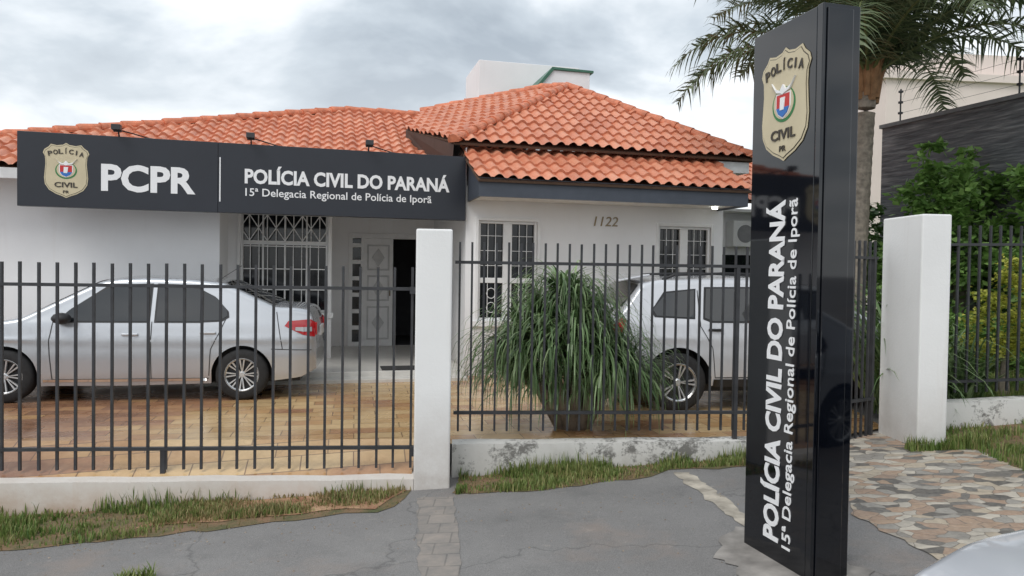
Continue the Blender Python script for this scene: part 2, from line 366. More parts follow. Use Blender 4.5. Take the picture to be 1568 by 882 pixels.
wall_u(1.55,-3.61,-1.98,-.1,2.86,[W1]); wall_v(-1.98,1.55,3.5,-.1,2.86)
D1=(-1.62,-.22,.12,2.28)
wall_u(3.5,-1.98,0,-.1,2.86,[D1]); wall_v(0,0,3.5,-.1,3.5)
W2=(.2,1.14,.85,2.39); W3=(3.2,4.14,.85,2.39)
wall_u(0,0,4.36,-.1,2.92,[W2,W3]); wall_v(4.36,0,1.8,-.1,3.4)
wall_u(1.8,4.36,7.6,-.1,2.86,[]); wall_u(8.6,-9,7.6,-.1,2.86,[]); wall_v(7.6,1.8,8.6,-.1,2.86)
mb=MB(); mb.box(H,-8.9,-.01,.1,8.6,2.80,2.85); mb.box(H,4.38,7.7,1.3,8.6,2.80,2.85); mb.build('ceiling_soffit',soffit,house)
mb=MB(); mb.box(H,-8.97,-.22,.05,.09,2.76,2.90); mb.build('eave_fascia',soffit,house)
mb=MB(); mb.box(H,-3.6,-.01,-.2,3.49,-.02,.12); mb.box(H,-3.7,-.03,-.5,-.2,-.02,.05); mb.build('porch_floor',porchm,house,bevel=.008)
mb=MB(); mb.box(H,-1.25,-.5,-.12,.3,.122,.135); mb.build('doormat',M('doormat',(.03,.03,.03),.9,bump=.5),house)
mb=MB(); 
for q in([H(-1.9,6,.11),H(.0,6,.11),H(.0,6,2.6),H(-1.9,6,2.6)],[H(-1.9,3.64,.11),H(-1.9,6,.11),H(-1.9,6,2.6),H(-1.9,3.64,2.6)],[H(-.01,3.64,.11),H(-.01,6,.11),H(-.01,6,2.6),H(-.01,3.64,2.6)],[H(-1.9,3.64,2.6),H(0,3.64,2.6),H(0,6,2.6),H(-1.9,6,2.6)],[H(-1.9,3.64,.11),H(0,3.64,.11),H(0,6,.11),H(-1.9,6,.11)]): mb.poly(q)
mb.build('interior_hall',M('interior_shade_grey',(.10,.10,.11),.8),house,fix=False)  # shade of the unlit hall is put into the dark grey wall colour
mb=MB(); v=3.5
mb.box(H,-1.66,-1.58,v-.02,v+.1,.12,2.32); mb.box(H,-.26,-.18,v-.02,v+.1,.12,2.32); mb.box(H,-1.58,-.26,v-.018,v+.1,2.22,2.32)
mb.box(H,-1.42,-1.37,v-.01,v+.09,.12,2.22)
for k in range(7): mb.box(H,-1.58,-1.42,v+.0,v+.06,.12+k*.32,.2+k*.32)
mb.box(H,-1.37,-.80,v+.02,v+.06,.12,2.22)
mb.build('entrance_door',frameW,house,bevel=.004)
mb=MB()
for a,b,c,d in((-1.30,-.87,.25,.9),(-1.30,-.87,1.0,1.5),(-1.30,-.87,1.6,2.1)):
    mb.box(H,a,b,v-.004,v+.019,c,c+.03);mb.box(H,a,b,v-.004,v+.019,d-.03,d);mb.box(H,a,a+.03,v-.004,v+.019,c+.03,d-.03);mb.box(H,b-.03,b,v-.004,v+.019,c+.03,d-.03)
for cu,cz in [(-1.085,.575),(-1.085,1.25),(-1.085,1.85)]:
    mb.prism([H(cu-.12,v+.018,cz),H(cu,v+.018,cz-.18),H(cu+.12,v+.018,cz),H(cu,v+.018,cz+.18)],H(0,-.02,0)-H(0,0,0))
mb.build('door_mouldings',M('door_moulding_grey',(.55,.55,.55),.5),house,bevel=.004)
mb=MB(); mb.tube([H(-.86,v-.03,1.1),H(-.86,v-.03,1.25)],.012,6); mb.build('door_pull',brass,house)
mb=MB(); mb.box(H,-1.58,-1.42,v+.065,v+.075,.12,2.22); mb.build('sidelight_glass',glass,house)
def window(hole,v,kind):
    u0,u1,z0,z1=hole; mb=MB(); g=MB(); gr=MB()
    g.box(H,u0,u1,v+.10,v+.11,z0,z1)
    t=.04
    mb.box(H,u0,u0+t,v+.03,v+.09,z0,z1);mb.box(H,u1-t,u1,v+.03,v+.09,z0,z1);mb.box(H,u0+t,u1-t,v+.03,v+.09,z0,z0+t);mb.box(H,u0+t,u1-t,v+.03,v+.09,z1-t,z1)
    a=.05
    mb.box(H,u0-a,u0,v-.02,v+.03,z0-a,z1+a);mb.box(H,u1,u1+a,v-.02,v+.03,z0-a,z1+a);mb.box(H,u0,u1,v-.02,v+.03,z1,z1+a);mb.box(H,u0-.09,u1+.09,v-.05,v+.03,z0-a-.04,z0-.002)
    if kind==2:
        m=(u0+u1)/2; mb.box(H,m-.07,m+.07,v+.035,v+.088,z0+t,z1-t)
        zt=z0+.62; mb.box(H,u0+t,m-.07,v+.037,v+.087,zt-.04,zt+.04); mb.box(H,m+.07,u1-t,v+.037,v+.087,zt-.04,zt+.04)
        for a0,a1 in((u0+t,m-.07),(m+.07,u1-t)):
            for k in range(1,3):
                x=a0+(a1-a0)*k/3; gr.box(H,x-.004,x+.004,v+.047,v+.055,z0+t,z1-t)
            for k in range(1,4):
                z=zt+(z1-zt)*k/4; gr.box(H,a0,a1,v+.046,v+.056,z-.004,z+.004)
            cx=(a0+a1)/2
            for cz in(z0+.2,z0+.42):
                pts=[H(cx+.07*math.cos(t2),v+.05,cz+.08*math.sin(t2)) for t2 in[i*math.pi/6 for i in range(13)]]
                gr.tube(pts,.006,5,cap=False)
    else:
        zt=2.02; mb.box(H,u0+t,u1-t,v+.037,v+.087,zt-.025,zt+.025)
        for k in(1,2,3):
            x=u0+(u1-u0)*k/4; mb.box(H,x-.014,x+.014,v+.038,v+.086,z0+t,z1-t)
        yy=v-.01
        n=10
        for k in range(n+1):
            x=u0+.02+(u1-u0-.04)*k/n; gr.box(H,x-.006,x+.006,yy-.007,yy+.007,z0,zt-.02)
        for z in(z0+.03,z0+.38,z0+.72,zt-.05,zt+.03,z1-.03): gr.box(H,u0,u1,yy-.0085,yy+.0095,z-.008,z+.008)
        m=5; 
        for k in range(m):
            a0=u0+(u1-u0)*k/m; a1=u0+(u1-u0)*(k+1)/m; zc=(zt+z1)/2; zl=zt+.04; zh=z1-.04; mm=(a0+a1)/2
            for P,Q in(((mm,zl),(mm,zh)),((a0,zc),(mm,zh)),((mm,zh),(a1,zc)),((a0,zc),(mm,zl)),((mm,zl),(a1,zc)),((a0,zl),(a0,zh))):
                gr.tube([H(P[0],yy,P[1]),H(Q[0],yy,Q[1])],.008,4)
    g.build('window_glass',glass,house); mb.build('window_frame',frameW,house,bevel=.004); gr.build('window_grille',frameW,house)
window(W2,0,2); window(W3,0,2); window(W1,1.55,3)
mb=MB(); mb.box(H,.02,4.28,-.88,-.84,2.67,2.94)
mb.prism([H(.02,-.84,2.67),H(.02,.0,2.67),H(.02,.0,3.35),H(.02,-.84,2.94)],H(.04,0,0)-H(0,0,0))
mb.prism([H(4.24,-.84,2.67),H(4.24,.0,2.67),H(4.24,.0,3.35),H(4.24,-.84,2.94)],H(.04,0,0)-H(0,0,0))
mb.build('grey_fascia',M('fascia_slate_grey',(.055,.065,.085),.5),house)
mb=MB(); mb.box(H,.06,4.24,-.84,-.01,2.70,2.73); mb.build('front_soffit',soffit,house)
mb=MB(); mb.box(H,.02,4.75,.3,.4,2.92,3.50); mb.box(H,4.3,4.9,.12,.16,3.34,3.52); mb.box(H,4.3,4.88,.16,4,3.34,3.38); mb.box(H,4.38,4.6,.4,1.79,2.9,3.34); mb.build('upper_wall',soffit,house)
LT=.34; TW=.2
def roof(name,pts,sdir,lift=0):
    P=[H(*p) for p in pts]; o=P[0]
    n=(P[1]-P[0]).cross(P[2]-P[0]).normalized()
    if n.z<0: n=-n
    es=(H(*sdir)-H(0,0,0)).normalized(); es=(es-n*es.dot(n)).normalized(); et=n.cross(es)
    if et.z<0: et=-et
    q=[((p-o).dot(es),(p-o).dot(et)) for p in P]
    s0=min(a for a,b in q);s1=max(a for a,b in q);t0=min(b for a,b in q);t1=max(b for a,b in q)
    S_=[]; s=math.floor(s0/TW)*TW
    while s<s1+TW: S_+= [s+TW*k/8 for k in range(8)]; s+=TW
    T_=[]; t=math.floor(t0/LT)*LT
    while t<t1+LT: T_+=[(t,.058),(t+.012,.055),(t+LT*.5,.036),(t+LT-.002,.020)]; t+=LT
    def prof(s): 
        x=(s/TW)%1.0; return .044*(max(0,math.cos((x-.5)*math.pi*1.5))**.8 if abs(x-.5)<.333 else -.12)
    vs=[]
    for t,h in T_:
        for s in S_: vs.append((s,t,h+prof(s)+.010*noise.noise(Vector((math.floor(s/TW)*3.1,math.floor(t/LT)*5.7,.5)))+.022*noise.noise(Vector((s*.7,t*.7,9)))))
    m=len(S_)
    me=bpy.data.meshes.new(name); me.from_pydata(vs,[],[(j*m+i,j*m+i+1,(j+1)*m+i+1,(j+1)*m+i) for j in range(len(T_)-1) for i in range(m-1)])
    bm=bmesh.new(); bm.from_mesh(me); uvl=bm.loops.layers.uv.new('UVMap')
    cx=sum(a for a,b in q)/len(q); cy=sum(b for a,b in q)/len(q)
    for i in range(len(q)):
        a=q[i]; b=q[(i+1)%len(q)]; d=Vector((b[0]-a[0],b[1]-a[1],0)); 
        if d.length<1e-4: continue
        nn=Vector((d.y,-d.x,0)).normalized()
        if nn.dot(Vector((cx-a[0],cy-a[1],0)))>0: nn=-nn
        bmesh.ops.bisect_plane(bm,geom=bm.verts[:]+bm.edges[:]+bm.faces[:],plane_co=(a[0],a[1],0),plane_no=nn,clear_outer=True)
    for f in bm.faces:
        f.smooth=True
        c=f.calc_center_median()
        for l in f.loops: l[uvl].uv=(math.floor(c.x/TW)*TW+TW/2+.3*(l.vert.co.x-c.x),math.floor(c.y/LT)*LT+LT/2+.1*(l.vert.co.y-c.y))
    for v_ in bm.verts:
        s,t,h=v_.co; v_.co=o+es*s+et*t+n*(h+lift)
    bm.normal_update()
    for ed in bm.edges:
        if len(ed.link_faces)==2 and ed.calc_face_angle(0)>.6: ed.smooth=False
    bm.to_mesh(me); bm.free(); me.materials.append(tilem)
    o2=bpy.data.objects.new(name,me); link(o2,house)
    mb=MB(); mb.prism([p+n*lift for p in P],n*-.03); mb.build(name+'_deck',M('roof_timber',(.10,.06,.04),.8),house)
def mainz(v): return 2.90+.438*(v-.08)
mr0=mainz(.06)
roof('main_roof',[(-8.95,.06,mr0),(0.02,.06,mr0),(.02,.5,mainz(.5)),(1.5,4.5,mainz(4.5)),(-1.72,4.5,mainz(4.5))],(1,0,0))
roof('main_roof_rear',[(-8.95,8.95,mr0),(7.9,8.95,mr0),(1.5,4.5,mainz(4.5)),(-1.72,4.5,mainz(4.5))],(1,0,0))
roof('main_roof_side',[(-8.95,.06,mr0),(-8.95,8.95,mr0),(-1.72,4.5,mainz(4.5))],(0,1,0))
roof('front_skirt_roof',[(.0,-.93,2.90),(4.32,-.93,2.90),(4.32,.3,3.52),(-.06,.3,3.52)],(1,0,0))
ZE=3.56
A=(-.2,.02,ZE);B=(2.6,3.1,5.32);E4=(4.98,.02,ZE)
roof('upper_roof_front',[A,E4,B],(1,0,0))
pl=lambda u,v:ZE+.304*(u+.2)+.295*(v-.02)+.02
C_=(2.2,3.6,pl(2.2,3.6)); D_=(-.15,4.5,pl(-.15,4.5)); E_=(-.68,2.5,pl(-.68,2.5))
roof('upper_roof_left',[(-.2,.02,pl(-.2,.02)),E_,D_,C_,(2.6,3.1,pl(2.6,3.1))],(1,-1,0))
roof('upper_roof_right',[(4.98,.02,ZE),(4.98,6.2,ZE),B],(0,1,0))
roof('side_wing_roof',[(4.4,1.2,2.98),(7.9,1.2,2.98),(7.9,4.5,4.4),(4.4,4.5,4.4)],(1,0,0))
mb=MB(); 
mb.poly([H(-.2,.02,ZE-.02),H(-.68,2.5,pl(-.68,2.5)),H(-.68,2.5,3.85),H(-.2,.6,3.1),H(-.2,.1,3.30)]); mb.build('valley_board',M('valley_dark',(.08,.05,.04),.8),house,fix=False)
def caps(p0,p1,name='ridge_caps'):
    a=H(*p0)+Vector((0,0,.045)); b=H(*p1)+Vector((0,0,.045)); L=(b-a).length; d=(b-a)/L; n=max(1,round(L/.33)); st=L/n
    sd=d.cross(Vector((0,0,1))).normalized(); up=sd.cross(d); mb=MB()
    for k in range(n):
        rings=[]
        jx=sd*R.uniform(-.010,.010)
        for t,r in((-.02,.100),(.02,.103),(st+.03,.076)):
            c=a+d*(k*st+t)+Vector((0,0,.008*R.uniform(-1,1)))+jx
            rings.append([c+sd*r*math.cos(x)+up*r*.9*math.sin(x) for x in[math.pi*i/8 for i in range(-1,10)]])
        vs=[p for r in rings for p in r]; m=11
        mb.add(vs,[(j*m+i,j*m+i+1,(j+1)*m+i+1,(j+1)*m+i) for j in range(2) for i in range(m-1)]+[tuple(range(m))])
    mb.build(name,capm,house,smooth=False)
caps((-8.95,.06,mr0),(-1.72,4.5,mainz(4.5))); caps((-1.72,4.5,mainz(4.5)),(-.1,4.5,mainz(4.5)))
caps(A,B); caps(E4,B); caps(C_,B); caps(D_,C_)
mb=MB()
mb.box(H,1.45,4.0,6.45,8.2,4.2,6.72); mb.build('water_tank_tower',white,house,bevel=.01)
mb=MB(); mb.prism([H(2.3,4.9,4.2),H(3.72,4.9,4.2),H(3.72,4.9,6.17),H(2.85,4.9,6.17),H(2.3,4.9,5.55)],H(0,1.5,0)-H(0,0,0)); mb.build('tower_front_block',white,house)
mb=MB(); mb.prism([H(2.82,4.86,6.18),H(3.80,4.86,6.17),H(3.80,4.86,6.22),H(2.82,4.86,6.235)],H(0,1.6,0)-H(0,0,0)); mb.prism([H(2.25,4.86,5.53),H(2.3,4.86,5.50),H(2.86,4.86,6.175),H(2.82,4.86,6.235)],H(0,1.6,0)-H(0,0,0)); mb.build('tower_green_trim',greent,house)
mb=MB(); mb.box(H,5.45,6.05,1.5,1.78,2.15,2.65); mb.build('air_conditioner',frameW,house,bevel=.015)
mb=MB()
mb.tube([H(5.7,1.5,2.4),H(5.7,1.488,2.4)],.17,24); mb.build('ac_fan',M('ac_grille',(.25,.25,.26),.6),house)
mb=MB(); mb.box(H,5.2,6.3,1.74,1.79,.9,2.0); mb.build('side_window',glass,house)
em=N('lamp_glow'); em.b.inputs['Emission Color'].default_value=(1,1,.9,1); em.b.inputs['Emission Strength'].default_value=6
mb=MB(); mb.tube([H(3.98,-.4,2.695),H(3.98,-.4,2.66)],.045,16); mb.build('soffit_lamp',em.m,house)
# ------------------------------------------------------------ text
def meas(body,off=0):
    cu=bpy.data.curves.new('t','FONT'); cu.body=body; cu.size=1; cu.extrude=.004; cu.offset=off; cu.resolution_u=3
    o=bpy.data.objects.new('t',cu); COL.objects.link(o); dg=bpy.context.evaluated_depsgraph_get(); dg.update()
    me=bpy.data.meshes.new_from_object(o.evaluated_get(dg)); bpy.data.objects.remove(o); return me
_h=meas('H'); CAP=max(v.co.y for v in _h.vertices)
def text(body,org,xd,yd,width,cap,mat,parent,name,off=0.0,shear=0,depth=.004,center=False):
    me=meas(body,off); xs=[v.co.x for v in me.vertices]; x0,x1=min(xs),max(xs); xd=Vector(xd).normalized(); yd=Vector(yd).normalized(); n=xd.cross(yd)
    org=Vector(org); sx=width/(x1-x0); sy=cap/CAP
    for v in me.vertices:
        x,y,z=v.co; v.co=org+xd*((x-x0)*sx-(width/2 if center else 0)+shear*y*sy)+yd*(y*sy)+n*(depth if z>0 else 0)
    me.materials.clear(); me.materials.append(mat)
    o=bpy.data.objects.new(name,me); return link(o,parent)
HALF=[(0,.5),(.07,.465),(.2,.45),(.33,.47),(.38,.42),(.47,.37),(.5,.31),(.455,.24),(.445,.12),(.46,-.02),(.475,-.14),(.455,-.26),(.37,-.36),(.22,-.43),(.08,-.47),(0,-.5)]
def shield(scale=1): return [(x*scale,y*scale) for x,y in HALF]+[(-x*scale,y*scale) for x,y in HALF[-2:0:-1]]
def badge(center,xd,yd,w_,h_,parent,k=0):
    xd=Vector(xd).normalized(); yd=Vector(yd).normalized(); n=xd.cross(yd); c=Vector(center)
    e=empty('police_badge'); e.parent=parent
    def lay(pts,lv,mat,nm):
        mb=MB(); mb.prism([c+xd*x*w_+yd*y*h_ for x,y in pts],n*(.004+.0022*lv)); mb.build(nm,mat,e)
    ell=lambda cx,cy,rx,ry,m=28:[(cx+rx*math.cos(2*math.pi*i/m),cy+ry*math.sin(2*math.pi*i/m)) for i in range(m)]
    lay(shield(1),0,gold,'shield'); lay(shield(.955),1,goldd,'outline'); lay(shield(.94),2,gold,'field')
    lay(ell(0,.0,.235,.155),3,green,'wreath'); lay(ell(0,.01,.205,.140),4,gold,'wreath_inner')
    lay([(-.15,.10),(.15,.10),(.15,-.03),(.10,-.09),(0,-.13),(-.10,-.09),(-.15,-.03)],5,textw,'arms_edge')
    lay([(-.13,.088),(.13,.088),(.13,-.03),(.09,-.08),(0,-.115),(-.09,-.08),(-.13,-.03)],6,red,'arms')
    lay([(-.13,-.03),(.13,-.03),(.09,-.08),(0,-.115),(-.09,-.08)],7,blue,'arms_base'); lay([(-.045,.06),(.05,.06),(.03,-.05),(-.05,-.05)],8,textw,'figure')
    lay([(-.24,.215),(-.16,.15),(-.06,.125),(0,.175),(.06,.125),(.16,.15),(.24,.215),(.13,.115),(.04,.10),(0,.085),(-.04,.10),(-.13,.115)],8,textw,'bird')
    o=n*(.004+.0022*3)
    for i,ch in enumerate('POLÍCIA'):
        t=(i-3)/3; text(ch,c+xd*(t*.33*w_)+yd*((.305-.045*t*t)*h_)+o,xd-yd*t*.18,yd+xd*t*.18,(.03 if ch in'IÍ' else .10)*w_,.08*h_,goldd,e,'badge_text',.025,center=True)
    text('CIVIL',c+yd*(-.305*h_)+o,xd,yd,.50*w_,.085*h_,goldd,e,'badge_text',.025,center=True)
    text('PR',c+yd*(-.415*h_)+o,xd,yd,.13*w_,.05*h_,goldd,e,'badge_text',.01,center=True)
nx=H(1,0,0)-H(0,0,0)
text('1122',H(2.07,-.004,2.36),nx,Vector((0,0,1)),.40,.15,brass,house,'house_number',.0,shear=.2,depth=.012)
# ------------------------------------------------------------ long sign
sg=empty('police_station_sign')
a0=Vector((-6.41,9.55)); a1=Vector((-.72,11.19)); ang=math.degrees(math.atan2((a1-a0).y,(a1-a0).x)); Ls=(a1-a0).length
SF=frame(a0.x,a0.y,ang)
mb=MB(); mb.box(SF,0,2.42,0,.13,2.37,3.335); mb.box(SF,2.424,Ls,0.001,.13,2.372,3.335); mb.build('sign_panel',signm,sg,bevel=.004)
mb=MB()
for s in(.4,2.0,3.4): mb.box(SF,s,s+.05,.13,.5+.1,2.5,2.55); mb.box(SF,s,s+.05,.13,.55,2.80,2.84)
mb.build('sign_brackets',bars,sg)
sx=SF(1,0,0)-SF(0,0,0); up=Vector((0,0,1))
badge(SF(.565,-.001,2.85),sx,up,.54,.72,sg)
text('PCPR',SF(.975,-.002,2.62),sx,up,1.16,.325,textw,sg,'lettering_pcpr',.035)
text('POLÍCIA CIVIL DO PARANÁ',SF(2.77,-.002,2.795),sx,up,2.90,.185,textw,sg,'lettering_name',.035)
text('15ª Delegacia Regional de Polícia de Iporã',SF(2.78,-.002,2.615),sx,up,2.62,.105,textw,sg,'lettering_district',.008)
mb=MB(); mb.box(SF,2.44,2.456,-.006,-.001,2.52,3.13); mb.build('divider',textw,sg)
for s in(1.18,2.85,4.47):
    mb=MB(); p=SF(s,.05,3.335)
    mb.tube([p,SF(s,-.02,3.42),SF(s,-.10,3.44)],.012,6)
    mb.box(SF,s-.055,s+.055,-.17,-.07,3.40,3.47); mb.box(SF,s-.05,s+.05,-.07,-.03,3.385,3.475)
    mb.build('sign_floodlight',bars,sg,bevel=.004)
    mb=MB(); mb.tube([SF(s,.0,3.42),SF(s+.15,.1,3.40),SF(s+.35,.12,3.35),SF(s+.55,.12,3.33)],.009,5); mb.build('cable',darkin,sg)
# ------------------------------------------------------------ totem
tt=empty('totem_sign')
P1=Vector((1.54,4.79)); P2=Vector((1.72,4.15)); fd=(P2-P1); TL=fd.length; TA=math.degrees(math.atan2(fd.y,fd.x))
TF=frame(P1.x,P1.y,TA)
tz0=gz(1.7)-.03; tz1=3.13
mb=MB(); mb.box(TF,0,TL-.055,0,.24,tz0,tz1); mb.box(TF,TL-.05,TL,-.004,.244,tz0,tz1+.004); mb.box(TF,TL,TL+.012,.02,.19,tz0,tz1-.02); mb.build('totem_body',totemm,tt,bevel=.005)
mb=MB(); mb.box(TF,TL-.056,TL-.049,.006,.234,tz0+.01,tz1-.01); mb.build('totem_core',bars,tt)
tx=Vector((0,0,1)); ty=(P1-P2).to_3d().normalized()
text('POLÍCIA CIVIL DO PARANÁ',TF(.355,-.002,-.02),tx,ty,2.08,.135,textw,tt,'totem_name',.035)
text('15ª Delegacia Regional de Polícia de Iporã',TF(.475,-.002,-.03),tx,ty,2.09,.075,textw,tt,'totem_district',.008)
badge(TF(.335,-.002,2.635),-ty,up,.47,.68,tt)
# ------------------------------------------------------------ fences, pillars
def fence(name,F,L,zt,zb,rails,spacing,mat=bars,bw=.0105,posts=(),pz=0,slope=0):
    o=empty(name); mb=MB(); n=int(L/spacing)
    for k in range(n+1):
        u=.04+k*spacing
        if u>L: break
        z=slope*u; jx=R.uniform(-.004,.004); jt=R.uniform(-.005,.005)
        mb.box(F,u-bw+jx,u+bw+jx,-bw,bw,zb+z,zt+z+jt)
    mb.build('bars',mat,o)
    mb=MB()
    for r in rails:
        p=[F(0,-.02,r-.014),F(0,.02,r-.014),F(0,.02,r+.014),F(0,-.02,r+.014)]; q=F(L,0,slope*L)-F(0,0,0)
        mb.prism(p,q)
    for u in posts: mb.box(F,u-.018,u+.018,-.022,.022,pz,rails[0]+slope*u)
    mb.build('rails',mat,o); return o
FL=frame(-.84,6.50,180+4.9)
gt=fence('metal_gate',FL,9.5,1.63,-.14,[1.44,.04],.149,posts=(5.2,),pz=-.2)
mb=MB(); mb.box(FL,2.13,2.17,-.015,.015,-.2,.05); mb.build('guide_post',bars,gt)
FR=frame(-.52,6.72,4.8)
fence('metal_fence',FR,3.3,1.87,.14,[1.685,.31],.1125,posts=(2.65,),pz=.0,bw=.0095)
FG=frame(2.78,7.0,32)
fence('metal_side_gate',FG,1.15,1.97,-.03,[1.80,.35],.09,posts=(.03,1.1),pz=-.05)
FR2=frame(4.18,7.72,9)
fence('garden_fence',FR2,7,2.15,.38,[1.95,.5],.125,posts=(.03,1.5,3,4.5),pz=.2,slope=.02)
pil=empty('gate_pillar'); PF=frame(-.68,6.45,5)
mb=MB(); mb.box(PF,-.155,.155,-.16,.16,-.4,1.96); mb.build('pillar_body',pillarw,pil,bevel=.015)
mb=MB(); mb.box(PF,-.21,-.155,-.02,.02,1.40,1.46); mb.box(PF,-.19,-.155,-.03,.03,-.02,.06); mb.build('gate_catch',bars,pil)
pil2=empty('gate_pillar'); PF2=frame(3.88,7.0,3)
mb=MB(); mb.box(PF2,0,.29,0,.68,-.2,2.21); mb.build('pillar_body',pillarw,pil2,bevel=.015)
def lowwall_(name,F,L,v0,v1,zt0,zt1,mat,zb=-.9):
    e=empty(name); mb=MB(); n=40
    for k in range(n):
        a,b=L*k/n,L*(k+1)/n
        za=zt0+(zt1-zt0)*k/n+.008*noise.noise(Vector((a*2,0,0))); zb_=zt0+(zt1-zt0)*(k+1)/n+.008*noise.noise(Vector((b*2,0,0)))
        vs=[F(a,v0,zb),F(b,v0,zb),F(b,v1,zb),F(a,v1,zb),F(a,v0,za),F(b,v0,zb_),F(b,v1,zb_),F(a,v1,za)]
        fs=[(0,1,5,4),(3,7,6,2),(4,5,6,7)]
        if k==0: fs.append((0,4,7,3))
        if k==n-1: fs.append((1,2,6,5))
        mb.add(vs,fs)
    mb.build('wall_body',mat,e); return e
lowwall_('gate_base_wall',FL,9.6,-.05,.22,-.185,-.185,lowwall2,-1.2)
FW=frame(-.52,6.62,4.8)
lowwall_('fence_base_wall',FW,3.35,0,.2,.04,.06,lowwall,-.5)
lowwall_('garden_base_wall',frame(4.17,7.62,9),7.2,0,.2,.29,.5,lowwall,-.2)
# ------------------------------------------------------------ vegetation
def blade(mb,p,az,L,rise,droop,wid,seg=7):
    d=Vector((math.cos(az),math.sin(az),0)); s=Vector((-d.y,d.x,0)); el=rise; pos=Vector(p); L_=[];R_=[]
    st=L/seg
    for i in range(seg+1):
        t=i/seg; ww=wid*(1-t**2.2)*(.6+.4*min(1,t*4))+.0005
        L_.append(pos-s*ww); R_.append(pos+s*ww)
        dv=d*math.cos(el)+Vector((0,0,1))*math.sin(el); pos=pos+dv*st; el-=droop/seg*(.5+1.2*t)
        el=max(el,-1.5)
        if pos.z<.03: pos.z=.03
    vs=L_+R_; n=seg+1
    mb.add(vs,[(i,i+1,n+i+1,n+i) for i in range(seg)])
pg=empty('ponytail_plant'); mb=MB(); tb=MB()
C0=Vector((.60,7.62,0))
heads=[(-.08,0,1.38),(-.33,.05,1.08),(.12,-.05,1.18),(-.50,0,.90),(.33,.05,.86),(.05,-.3,.95),(-.25,-.3,.85),(.34,-.25,.68),(-.46,-.2,.70),(.50,0,.66),(-.05,.3,1.15),(.02,.1,1.3),(.57,-.1,.56),(-.60,-.1,.68)]
for hx,hy,hz in heads:
    top=C0+Vector((hx,hy,hz)); base=C0+Vector((.05+hx*.2,hy*.3,0))
    tb.tube([base,base.lerp(top,.5)+Vector((hx*-.06,0,.04)),top-Vector((0,0,.05))],[.065,.045,.03],8)
    for j in range(195):
        az=R.uniform(0,6.28)
        blade(mb,top+Vector((R.uniform(-.03,.03),R.uniform(-.03,.03),-R.random()**1.5*.2)),az,R.uniform(.5,1.02),R.uniform(.3,1.45),R.uniform(2.4,3.8),R.uniform(.008,.015),8)
for k in range(600):
    a=R.uniform(0,6.28); r=R.random()**.5*.6; z=R.uniform(.45,1.1)*(1-.4*r)
    blade(mb,C0+Vector((math.cos(a)*r*1.0,math.sin(a)*r*.55,z)),a+R.uniform(-.6,.6),R.uniform(.35,.7),R.uniform(.1,.9),R.uniform(2.2,3.2),R.uniform(.008,.014))
mb.build('leaves',strap,pg,fix=False); tb.build('stems',trunkm,pg,smooth=True)
def strap_cluster(name,c,n,h,spread,mat):
    e=empty(name); mb=MB()
    for k in range(n):
        a=R.uniform(0,6.28); r=R.random()*spread
        blade(mb,Vector(c)+Vector((math.cos(a)*r,math.sin(a)*r,R.random()**2*h*.5)),R.uniform(0,6.28),h*R.uniform(.6,1.2),R.uniform(.9,1.5),R.uniform(.8,2.4),R.uniform(.012,.022))
    mb.build('leaves',mat,e,fix=False)
strap_cluster('border_plant',(4.35,8.35,.05),420,1.35,.3,strap)
strap_cluster('border_plant',(5.0,8.4,.15),260,.75,.35,strap)
pp=empty('potted_plant'); mb=MB(); pc=H(-2.75,1.15,0); 
for k in range(70): blade(mb,pc+Vector((0,0,.75)),R.uniform(0,6.28),R.uniform(.25,.55),R.uniform(.7,1.5),R.uniform(.6,2),.014)
mb.build('leaves',leaf_mid,pp,fix=False)
mb=MB(); mb.tube([pc+Vector((0,0,.12)),pc+Vector((0,0,.70)),pc+Vector((0,0,.76))],[.12,.17,.18],14); mb.build('pot',M('dark_pot',(.10,.09,.085),.6),pp)
def shrub(name,blobs,n,leaf,mat,trunks=(),seed=1):
    e=empty(name); mb=MB(); rr=random.Random(seed)
    tot=sum(b[3]**2 for b in blobs)
    for bx,by,bz,br,sq in blobs:
        nc=max(6,int(30*br)); cl=[]
        for k in range(nc):
            v=Vector((rr.gauss(0,1),rr.gauss(0,1),rr.gauss(0,1))).normalized()*br*rr.uniform(.4,1.15); v.z*=sq
            cl.append(Vector((bx,by,bz))+v)
        m=int(n*br*br/tot/nc)+1
        for c in cl:
            cs=br*rr.uniform(.12,.28)
            for j in range(m):
                p=c+Vector((rr.gauss(0,cs),rr.gauss(0,cs),rr.gauss(0,cs*.8)))
                a=Vector((rr.uniform(-1,1),rr.uniform(-1,1),rr.uniform(-.6,.6))).normalized(); b=a.cross(Vector((rr.uniform(-1,1),rr.uniform(-1,1),1))).normalized()
                l=leaf*rr.uniform(.6,1.4); ww=l*.3
                mb.add([p,p+a*l*.5+b*ww,p+a*l,p+a*l*.5-b*ww],[(0,1,2,3)])
    mb.build('leaves',mat,e,fix=False)
    if trunks:
        tb=MB()
        for t in trunks: tb.tube([Vector(p) for p in t],[.07*(1-.7*i/(len(t)-1)) for i in range(len(t))],7)
        tb.build('trunk',trunkm,e)
    return e
shrub('garden_tree',[(7.0,11.6,2.1,.8,1.1),(6.5,11.3,2.95,.45,1.2),(7.4,12.0,3.0,.5,1.1),(6.2,11.5,1.7,.6,1.2),(7.6,11.4,1.5,.8,1.1),(6.4,11.3,3.4,.25,1.3)],9500,.13,leaf_mid,[[(7,11.6,.2),(7,11.6,1.2),(6.6,11.4,2.9)],[(7,11.6,.9),(7.3,11.8,1.8),(7.4,12,2.7)]],3)
shrub('garden_tree',[(7.9,10.6,2.4,.7,1.1),(8.6,10.0,1.8,.8,1.1),(7.5,10.3,1.5,.6,1.1),(7.6,10.6,3.1,.4,1.1)],9000,.13,leaf_mid,[[(7.9,10.6,.2),(7.9,10.6,1.2),(7.7,10.6,2.8)]],4)
